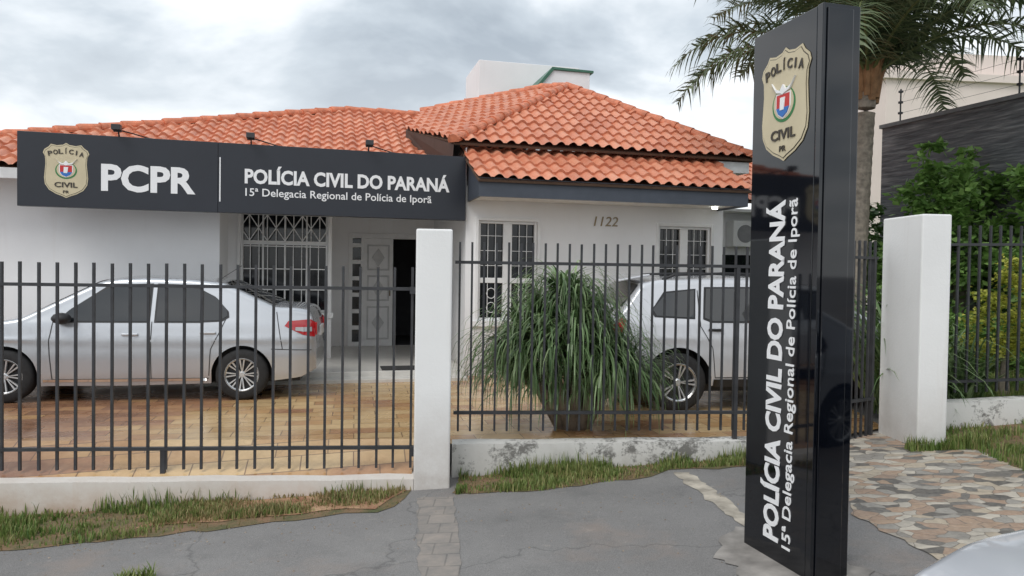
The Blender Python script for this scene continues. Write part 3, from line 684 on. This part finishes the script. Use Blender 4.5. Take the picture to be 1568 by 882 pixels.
shrub('garden_tree',[(5.9,12.6,1.2,.7,1.3),(5.6,12.9,2.0,.5,1.3),(6.2,12.9,2.2,.45,1.3),(5.2,12.3,.9,.6,1.2)],5000,.12,leaf_dark,[[(5.9,12.7,.1),(5.9,12.7,1.6)]],5)
shrub('hedge_shrub',[(5.9+.55*i,10.4-.12*i,.8,.48,1.0) for i in range(7)],8000,.09,leaf_mid,(),6)
shrub('yellow_shrub',[(5.65,8.65,1.0,.34,1.5),(5.75,8.6,1.5,.30,1.3),(6.0,8.6,.9,.38,1.3),(6.1,8.6,1.45,.25,1.2)],5500,.055,leaf_yel,[[(5.8,8.65,.2),(5.8,8.65,.9)]],7)
# palm
palm=empty('palm_tree'); tb=MB(); PC=Vector((5.34,11.5,0)); pts=[];rad=[]
for i in range(60):
    t=i/59; pts.append(PC+Vector((.12*t*t,0,-.1+t*4.55))); rad.append((.16-.03*t)+(.007 if i%2 else 0))
tb.tube(pts,rad,16); tb.build('trunk',trunkm,palm)
tb=MB(); CR=PC+Vector((.13,0,4.45))
for k in range(22):
    a=k*2.4; d=Vector((math.cos(a),math.sin(a),0)); tb.tube([CR+Vector((0,0,-.15+k*.015))+d*.10,CR+d*.18+Vector((0,0,.25+k*.012)),CR+d*.34+Vector((0,0,.62+.01*k))],[.07,.05,.02],6)
tb.build('leaf_bases',M('palm_sheath',(.28,.15,.07),.8,var=.35),palm)
mb=MB(); rb=MB()
nf=42
for k in range(nf):
    az=k*2.399+R.uniform(-.2,.2); age=k/nf
    el=1.35-age*.85; L=R.uniform(2.9,3.8); seg=14; pos=CR+Vector((0,0,.2)); droop=(1.3+age*.55)*R.uniform(.8,1.15)
    d=Vector((math.cos(az),math.sin(az),0)); pl_=[]; dirs=[]; e=el
    for i in range(seg+1):
        pl_.append(pos.copy()); dv=d*math.cos(e)+up*math.sin(e); dirs.append(dv); pos=pos+dv*L/seg; e-=droop/seg*(.4+1.2*i/seg)
    rb.tube(pl_,[.028*(1-.85*i/seg) for i in range(seg+1)],5)
    nl=76
    for j in range(7,nl):
        t=j/nl; f=t*seg; i=min(seg-1,int(f)); p=pl_[i].lerp(pl_[i+1],f-i); dv=dirs[i]
        side=dv.cross(up).normalized(); nrm=side.cross(dv)
        ll=.76*math.sin(math.pi*(.12+.8*t))**.7*R.uniform(.7,1.2)
        for s in(-1,1):
            if R.random()<.04: continue
            a=(dv*.55+side*s*R.uniform(.6,1)+nrm*R.uniform(-.35,.55)).normalized()
            q=p; wd=dv*.023; vs=[]
            dd=a.copy()
            for m in range(4):
                w_=wd*(1-.28*m)*(1 if m<3 else .1); vs+= [q-w_,q+w_]; q=q+dd*ll/3; dd=(dd-up*R.uniform(.3,.55)*(1+.25*m)).normalized()
            mb.add(vs,[(2*m,2*m+1,2*m+3,2*m+2) for m in range(3)])
mb.build('fronds',palmleaf,palm,fix=False); rb.build('frond_stems',M('frond_stem',(.12,.14,.05),.6),palm)
# ------------------------------------------------------------ right background buildings
pb=empty('pink_building'); mb=MB(); BF=frame(11.0,22,6)
mb.box(BF,0,9,0,8,-.5,7.5); mb.box(BF,-.12,9.1,-.12,8.1,7.5,7.72); mb.box(BF,1.2,7.5,.5,6,7.72,8.5); mb.build('walls',wallmat('pink_wall',(.78,.68,.62),(.35,.3,.26),0,3,.4),pb)
mb=MB()
for z in(1.2,4.4):
    for u in(1.5,4.5): mb.box(BF,u,u+1.2,-.02,.05,z,z+1.3)
mb.build('windows',glass,pb)
s=N('stacked_slate'); s.set(Roughness=.7)
mp=s.t.nodes.new('ShaderNodeMapping'); s.l(s.co(),mp.inputs[0]); mp.inputs['Scale'].default_value=(1.2,1.2,14)
nzz=s.noise(1.5,4,.6,vec=mp.outputs[0]); s.base(s.ramp(nzz,[(.3,(.05,.053,.06)),(.52,(.13,.135,.145)),(.72,(.26,.265,.27))])); s.bump(nzz,.8,.03)
dw=empty('dark_stone_wall'); DF=frame(7.05,14.2,-71)
mb=MB(); mb.box(DF,0,8,0,.25,-.1,4.45); mb.build('wall_body',s.m,dw); mb=MB(); mb.box(DF,-.04,8.04,-.04,.29,4.45,4.52); mb.build('coping',M('coping_grey',(.16,.17,.18),.6),dw)
ef=empty('electric_fence'); mb=MB()
for u in(.3,2.6,5,7.4):
    mb.tube([DF(u,.12,4.5),DF(u,.12,5.15)],.014,6)
    for z in(4.7,4.9,5.1): mb.box(DF,u-.03,u+.03,.09,.15,z-.02,z+.02)
for z in(4.7,4.9,5.1): mb.tube([DF(.3,.12,z),DF(7.4,.12,z)],.003,4)
mb.build('posts_wires',bars,ef)
# ------------------------------------------------------------ cars
def lerp1(pts,x):
    if x<=pts[0][0]: return pts[0][1]
    for (a,b),(c,d) in zip(pts,pts[1:]):
        if x<=c: return b+(d-b)*(x-a)/(c-a) if c>a else d
    return pts[-1][1]
def sm(pts,x,r):
    s=0;w=0
    for k in range(-4,5):
        g=math.exp(-(k/2.2)**2); s+=g*lerp1(pts,x+r*k/4); w+=g
    return s/w
def carpaint(name,c,metal=.0):
    s=N(name); s.set(Roughness=.27,Metallic=metal); s.b.inputs['Coat Weight'].default_value=1; s.b.inputs['Coat Roughness'].default_value=.03
    pos=s.t.nodes.new('ShaderNodeTexCoord').outputs['Object']; sep=s.t.nodes.new('ShaderNodeSeparateXYZ'); s.l(pos,sep.inputs[0])
    mr=s.t.nodes.new('ShaderNodeMapRange'); s.l(sep.outputs['Z'],mr.inputs[0]); mr.inputs[1].default_value=.15; mr.inputs[2].default_value=.5; mr.inputs[3].default_value=.3; mr.inputs[4].default_value=0
    f=s.math('MULTIPLY',mr.outputs[0],s.noise(7,4,.7)); s.base(s.mix(f,c,(.28,.22,.17))); return s.m
tyre=M('tyre_rubber',(.018,.018,.019),.8,var=.3,scale=20); alloy=M('alloy',(.66,.67,.68),.3,metal=.8,var=.05); blackp=M('black_plastic',(.018,.018,.02),.5,var=.2)
carglass=M('car_glass',(.008,.010,.012),.03,var=0,coat=1); lampred=M('tail_lamp_red',(.42,.008,.012),.12,coat=1,var=.1); lampclr=M('head_lamp',(.55,.57,.6),.08,metal=.4,coat=1)
seamm=M('panel_gap',(.03,.03,.03),.7,var=0); platem=M('number_plate',(.6,.6,.6),.5); chrome=M('chrome',(.7,.7,.7),.1,metal=1,var=0)
def wheel(par,x,y,r,side,spokes=8):
    tb=MB(); seg=40; w_=.2
    prof=[(.62*r,-.5),(.70*r,-.52),(.9*r,-.5),(.985*r,-.40),(r,-.2),(r,.2),(.985*r,.40),(.9*r,.5),(.70*r,.52),(.62*r,.5)]
    def ring(pr): return [[Vector((x+rr*math.cos(2*math.pi*k/seg),y+side*(t*w_),r+rr*math.sin(2*math.pi*k/seg))) for k in range(seg)] for rr,t in pr]
    def lathe(mb,pr):
        rg=ring(pr); vs=[p for q in rg for p in q]
        mb.add(vs,[(j*seg+k,j*seg+(k+1)%seg,(j+1)*seg+(k+1)%seg,(j+1)*seg+k) for j in range(len(rg)-1) for k in range(seg)])
    lathe(tb,prof); tb.build('tyre',tyre,par,smooth=True)
    rb=MB(); lathe(rb,[(.64*r,.46),(.67*r,.50),(.64*r,.51),(.59*r,.44),(.58*r,.0)])
    lathe(rb,[(.001,.42),(.09*r,.42),(.13*r,.36),(.13*r,.2)])
    for k in range(spokes):
        for off in(-.075,.075):
            a=2*math.pi*k/spokes; 
            def P(rr,da,t): return Vector((x+rr*math.cos(a+da),y+side*t*w_,r+rr*math.sin(a+da)))
            wd=.05; 
            pts=[P(.10*r,off*1.2-wd*3,.38),P(.10*r,off*1.2+wd*3,.38),P(.60*r,off*1.8+wd,.44),P(.60*r,off*1.8-wd,.44)]
            rb.prism(pts,Vector((0,-side*.03,0)))
    rb.build('rim',alloy,par)
    db=MB(); lathe(db,[(.001,.18),(.6*r,.18)]); db.build('brake_shadow',blackp,par)
def car(name,spec,M4,paint):
    e=empty(name); top=spec['top']; pf=spec['plan']; vf=spec['vert']; sill=spec['sill']; wr=spec['wr']; ar=spec['ar']; xw=spec['xw']
    T=lambda x:sm(top,x,.05); P=lambda x:sm(pf,x,.06)
    wd=lambda x,z:P(x)*sm(vf,z,.05)+spec.get('crease',0)*math.exp(-((z-spec.get('cz',.8))/.03)**2)
    xmin,xmax=top[0][0],top[-1][0]
    def bot(x):
        b=lerp1(sill,x)
        for c in xw:
            d=abs(x-c)
            if d<ar: b=max(b,wr+math.sqrt(ar*ar-d*d))
        return b
    X=set(); x=xmin
    while x<xmax: X.add(round(x,4)); x+=.055
    for k in range(8): X.add(round(xmin+.012*k,4)); X.add(round(xmax-.012*k,4))
    X.add(xmax)
    X={x for x in X if not any(abs(abs(x-c)-ar)<.02 or abs(x-c)<ar for c in xw)}
    for c in xw:
        for k in range(21): X.add(round(c-ar*math.cos(math.pi*k/20),4))
        X.add(round(c-ar-.003,4)); X.add(round(c+ar+.003,4))
    X=sorted(X)
    crown=spec.get('crown',.035)
    rings=[]
    for x in X:
        b=bot(x); t=T(x); b=min(b,t-.12); Rr=min(.07,(t-b)/3); half=[]
        for k in range(21):
            z=b+(t-Rr-b)*k/20; half.append((wd(x,z),z))
        w0=wd(x,t-Rr)
        for k in range(1,5):
            a=math.pi/2*k/4; half.append((w0-Rr*(1-math.cos(a)),t-Rr+Rr*math.sin(a)))
        wt=w0-Rr
        for k in range(1,8):
            y=wt*(1-k/8); half.append((y,t+crown*(1-(y/wt)**2)))
        half.append((0,t+crown))
        rings.append([Vector((x,y,z)) for y,z in half]+[Vector((x,-y,z)) for y,z in half[-2::-1]])
    m=len(rings[0]); vs=[p for r in rings for p in r]; fs=[];mi=[]
    mb=MB()
    for j in range(len(X)-1):
        for i in range(m-1): fs.append((j*m+i,(j+1)*m+i,(j+1)*m+i+1,j*m+i+1)); mi.append(0)
        fs.append((j*m+m-1,(j+1)*m+m-1,(j+1)*m,j*m)); mi.append(1)
    fs.append(tuple(range(m))); mi.append(0); fs.append(tuple(range((len(X)-1)*m,len(X)*m))[::-1]); mi.append(0)
    mb.v=vs; mb.f=fs; mb.mi=mi
    b=mb.build('body',[paint,blackp],e,smooth=True)
    es=b.modifiers.new('es','EDGE_SPLIT'); es.split_angle=math.radians(48)
    mb=MB()
    mb.box(W,xmin+.2,xmax-.2,-.6,.6,.2,.72); mb.build('arch_shade_block',blackp,e)  # black block added inside the body so the wheel arches look shaded
    def patch(nm,poly,mat,off=.005,sides=(1,-1)):
        xs=[p[0] for p in poly]; zs=[p[1] for p in poly]
        for sd in sides:
            bm=bmesh.new(); f=bm.faces.new([bm.verts.new((p[0],0,p[1])) for p in poly])
            z=math.ceil(min(zs)/.05)*.05
            while z<max(zs): bmesh.ops.bisect_plane(bm,geom=bm.verts[:]+bm.edges[:]+bm.faces[:],plane_co=(0,0,z),plane_no=(0,0,1)); z+=.05
            x=math.ceil(min(xs)/.06)*.06
            while x<max(xs): bmesh.ops.bisect_plane(bm,geom=bm.verts[:]+bm.edges[:]+bm.faces[:],plane_co=(x,0,0),plane_no=(1,0,0)); x+=.06
            for v in bm.verts: v.co.y=sd*(wd(v.co.x,v.co.z)+off)
            for f in bm.faces: f.smooth=True
            me=bpy.data.meshes.new(nm); bm.to_mesh(me); bm.free(); me.materials.append(mat)
            link(bpy.data.objects.new(nm,me),e)
    for i,poly in enumerate(spec['win']):
        cx=sum(p[0] for p in poly)/len(poly); cz=sum(p[1] for p in poly)/len(poly)
        big=[(p[0]+(.022 if p[0]>cx else -.022),p[1]+(.018 if p[1]>cz else -.018)) for p in poly]
        patch('window_seal',big,blackp,.004); patch('side_window',poly,carglass,.009)
    for ln in spec['seams']:
        for (a,c) in zip(ln,ln[1:]):
            d=Vector((c[0]-a[0],c[1]-a[1])); nn=Vector((-d.y,d.x)).normalized()*.005
            patch('seam',[(a[0]+nn.x,a[1]+nn.y),(a[0]-nn.x,a[1]-nn.y),(c[0]-nn.x,c[1]-nn.y),(c[0]+nn.x,c[1]+nn.y)],seamm,.003)
    for nm,poly,mt,of in spec['extra']: patch(nm,poly,mt,of)
    for (xa,xb,k0,k1) in spec['glass']:
        mb=MB(); nx_,ny=12,12; vs=[]
        for i in range(nx_+1):
            x=xa+(xb-xa)*i/nx_; hw=(k0+(k1-k0)*i/nx_)*(wd(x,T(x))-.03)
            for j in range(ny+1):
                y=-hw+2*hw*j/ny; w0=wd(x,T(x)-.07)-.07
                vs.append((x+(.004 if xa>0 else -.004),y,T(x)+crown*(1-min(1,abs(y)/w0)**2)+.009))
        mb.add(vs,[(i*(ny+1)+j,i*(ny+1)+j+1,(i+1)*(ny+1)+j+1,(i+1)*(ny+1)+j) for i in range(nx_) for j in range(ny)])
        mb.build('windscreen',carglass,e,smooth=True)
    for sd in(1,-1):
        for c in xw: wheel(e,c,sd*(spec['plan'][len(spec['plan'])//2][1]-.115),wr,sd,spec['spokes'])
        for hx,hz in spec['handles']:
            mb=MB(); y=wd(hx,hz); mb.box(W,hx-.09,hx+.09,min(sd*(y-.0),sd*(y+.035)),max(sd*(y),sd*(y+.035)),hz-.015,hz+.015); mb.build('door_handle',spec.get('hm',paint),e,bevel=.01)
        mx,mz=spec['mirror']; y=wd(mx,mz)
        mb=MB(); seg=12; vs=[]
        rg=[(-.04,.5),(0,.9),(.05,1),(.12,.75),(.15,.3)]
        for dx,s_ in rg: vs+=[Vector((mx+dx,sd*(y+.12+.10*s_*math.cos(2*math.pi*k/seg)),mz+.01+.07*s_*math.sin(2*math.pi*k/seg))) for k in range(seg)]
        mb.add(vs,[(j*seg+k,j*seg+(k+1)%seg,(j+1)*seg+(k+1)%seg,(j+1)*seg+k) for j in range(4) for k in range(seg)]+[tuple(range(seg)),tuple(range(4*seg,5*seg))])
        mb.build('wing_mirror',blackp,e,smooth=True)
        for nm,x0,y0,y1,z0,z1,mt in spec['plates']:
            mb=MB(); a,b2=sorted((sd*y0,sd*y1)); mb.box(W,x0-.012,x0+.012,a,b2,z0,z1); mb.build(nm,mt,e,bevel=.008)
    for nm,x0,y0,z0,z1,mt in spec['cent']:
        mb=MB(); mb.box(W,x0-.012,x0+.012,-y0,y0,z0,z1); mb.build(nm,mt,e,bevel=.004)
    if spec.get('rails'):
        for sd in(1,-1):
            mb=MB(); pts=[]
            for i in range(13):
                x=-1.45+1.85*i/12; z=T(x)+.055*(1 if 0<i<12 else 0)-.0; pts.append(Vector((x,sd*(wd(x,T(x))-.08),z)))
            mb.tube(pts,.018,6); mb.build('roof_rail',blackp,e,smooth=True)
        mb=MB(); vs=[W(-1.98,-.58,1.505),W(-1.98,.58,1.505),W(-1.6,.6,1.58),W(-1.6,-.6,1.58)]; mb.prism(vs,(0,0,.025)); mb.build('rear_spoiler',paint,e,bevel=.008)
    else:
        mb=MB(); mb.tube([(-.9,0,T(-.9)+.03),(-1.15,0,T(-.9)+.2)],.004,5); mb.build('aerial',blackp,e)
    e.matrix_world=M4; return e
sedan=dict(top=[(-2.17,.62),(-2.15,.95),(-2.08,1.10),(-1.9,1.125),(-1.68,1.13),(-1.05,1.42),(-.7,1.455),(-.2,1.47),(.15,1.455),(.35,1.42),(1.15,.99),(1.3,.965),(1.75,.88),(2.0,.78),(2.12,.66),(2.16,.5)],
 plan=[(-2.17,.66),(-2.10,.76),(-1.9,.82),(-1.5,.85),(0,.865),(1.3,.86),(1.7,.82),(1.95,.74),(2.1,.62),(2.16,.52)],
 vert=[(.15,.93),(.3,.975),(.55,1.0),(.78,.985),(.92,.955),(.97,.93),(1.2,.84),(1.47,.73)],crease=.012,cz=.74,
 sill=[(-2.17,.36),(-2.0,.27),(-1.6,.22),(0,.19),(1.6,.2),(2.0,.22),(2.16,.3)],wr=.31,ar=.355,xw=(-1.31,1.31),spokes=8,
 win=[[(.76,.955),(.62,1.10),(.24,1.345),(-.0,1.375),(-.235,1.385),(-.235,.955)],[(-.325,.955),(-.325,1.385),(-.6,1.375),(-.80,1.33),(-.82,.955)],[(-.86,.96),(-.845,1.31),(-1.0,1.23),(-1.12,1.09),(-1.13,1.02),(-1.05,.97)]],
 seams=[[(.80,.95),(.83,.7),(.80,.27)],[(-.28,.95),(-.28,.27)],[(-1.12,1.0),(-1.06,.85),(-.95,.62),(-.93,.3)],[(.8,.27),(-.93,.27)],[(-1.65,.62),(-2.12,.60)],[(1.62,.86),(1.66,.6)],[(-1.7,1.07),(-1.78,.62)]],
 extra=[('tail_lamp',[(-1.80,.90),(-1.84,.96),(-2.10,.98),(-2.155,.94),(-2.155,.76),(-2.02,.79)],lampred,.008),('tail_lamp_clear',[(-1.93,.845),(-1.93,.885),(-2.12,.885),(-2.12,.83),(-2.02,.83)],lampclr,.012),('head_lamp',[(1.72,.74),(1.78,.82),(2.02,.72),(2.10,.60),(1.95,.60)],lampclr,.008),('side_moulding',[(-.9,.24),(-.9,.27),(.9,.27),(.9,.24)],chrome,.006)],
 glass=[(-1.66,-1.08,.86,.93),(.38,1.12,.93,.88)],handles=[(-.05,.80),(-.92,.82)],mirror=(.62,.98),
 plates=[('tail_lamp_rear',-2.165,.42,.67,.78,.94,lampred),('head_lamp_front',2.15,.32,.52,.58,.68,lampclr)],
 cent=[('number_plate',-2.178,.2,.74,.87,platem),('grille',2.16,.30,.42,.55,blackp),('plate_front',2.175,.2,.36,.42,platem)])
suv=dict(top=[(-2.14,.72),(-2.12,1.00),(-2.02,1.12),(-1.95,1.18),(-1.72,1.49),(-1.5,1.535),(-.6,1.57),(.1,1.55),(.45,1.49),(1.05,1.13),(1.2,1.08),(1.8,1.0),(2.02,.90),(2.12,.74),(2.15,.55)],
 plan=[(-2.14,.70),(-2.05,.78),(-1.8,.86),(-1.4,.895),(0,.89),(1.3,.90),(1.7,.86),(1.95,.78),(2.1,.66),(2.15,.6)],
 vert=[(.25,.95),(.4,.985),(.65,1.0),(.9,.985),(1.03,.955),(1.08,.93),(1.3,.85),(1.57,.76)],crease=.012,cz=.86,
 sill=[(-2.14,.42),(-2.0,.36),(-1.6,.32),(0,.28),(1.6,.3),(2.0,.3),(2.15,.38)],wr=.345,ar=.41,xw=(-1.33,1.33),spokes=5,
 win=[[(.80,1.06),(.36,1.40),(-.14,1.45),(-.14,1.06)],[(-.24,1.06),(-.24,1.45),(-.95,1.44),(-1.0,1.10),(-.9,1.06)],[(-1.14,1.10),(-1.10,1.42),(-1.45,1.38),(-1.62,1.19),(-1.58,1.12)]],
 seams=[[(.86,1.04),(.88,.8),(.85,.4)],[(-.19,1.04),(-.19,.4)],[(-1.06,1.42),(-1.06,1.0),(-.92,.75),(-.88,.4)],[(.85,.4),(-.88,.4)]],
 extra=[('tail_lamp',[(-1.93,1.07),(-2.0,1.09),(-2.10,.98),(-2.11,.82),(-2.02,.84)],lampred,.008),('head_lamp',[(1.72,.84),(1.80,.95),(2.0,.86),(2.08,.74),(1.92,.72)],lampclr,.008),('sill_cladding',[(-.9,.29),(-.9,.38),(.9,.38),(.9,.29)],blackp,.010)],
 glass=[(-1.94,-1.74,.84,.9),(.48,1.03,.93,.88)],handles=[(.0,.93),(-.88,.96)],mirror=(.66,1.1),
 plates=[('tail_lamp_rear',-2.12,.5,.68,.84,1.04,lampred),('head_lamp_front',2.13,.36,.58,.72,.84,lampclr)],
 cent=[('number_plate',-2.15,.2,.78,.9,platem),('grille',2.15,.34,.55,.75,blackp)],rails=True,hm=blackp)
def place(xc,yc,deg,z=0): return Matrix.Translation((xc,yc,z))@Matrix.Rotation(math.radians(deg),4,'Z')
silver=carpaint('silver_paint',(.52,.54,.57),.5)
a=180+9.8; f=Vector((math.cos(math.radians(a)),math.sin(math.radians(a)))); left=Vector((-f.y,f.x))
mid=Vector((-4.56,8.74))-left*.80
car('parked_sedan',sedan,place(mid.x,mid.y,a),silver)
a=8; f=Vector((math.cos(math.radians(a)),math.sin(math.radians(a)))); rt=Vector((f.y,-f.x))
cw=Vector((1.94,8.6)); mid=cw+f*1.33-rt*.83
car('parked_suv',suv,place(mid.x,mid.y,a),carpaint('white_paint',(.62,.63,.66),.3))
car('parked_hatchback_car',sedan,place(3.15,1.55,184,gz(3.1)),carpaint('white_car_paint',(.60,.62,.66),.35))
print('done',len(bpy.data.objects))
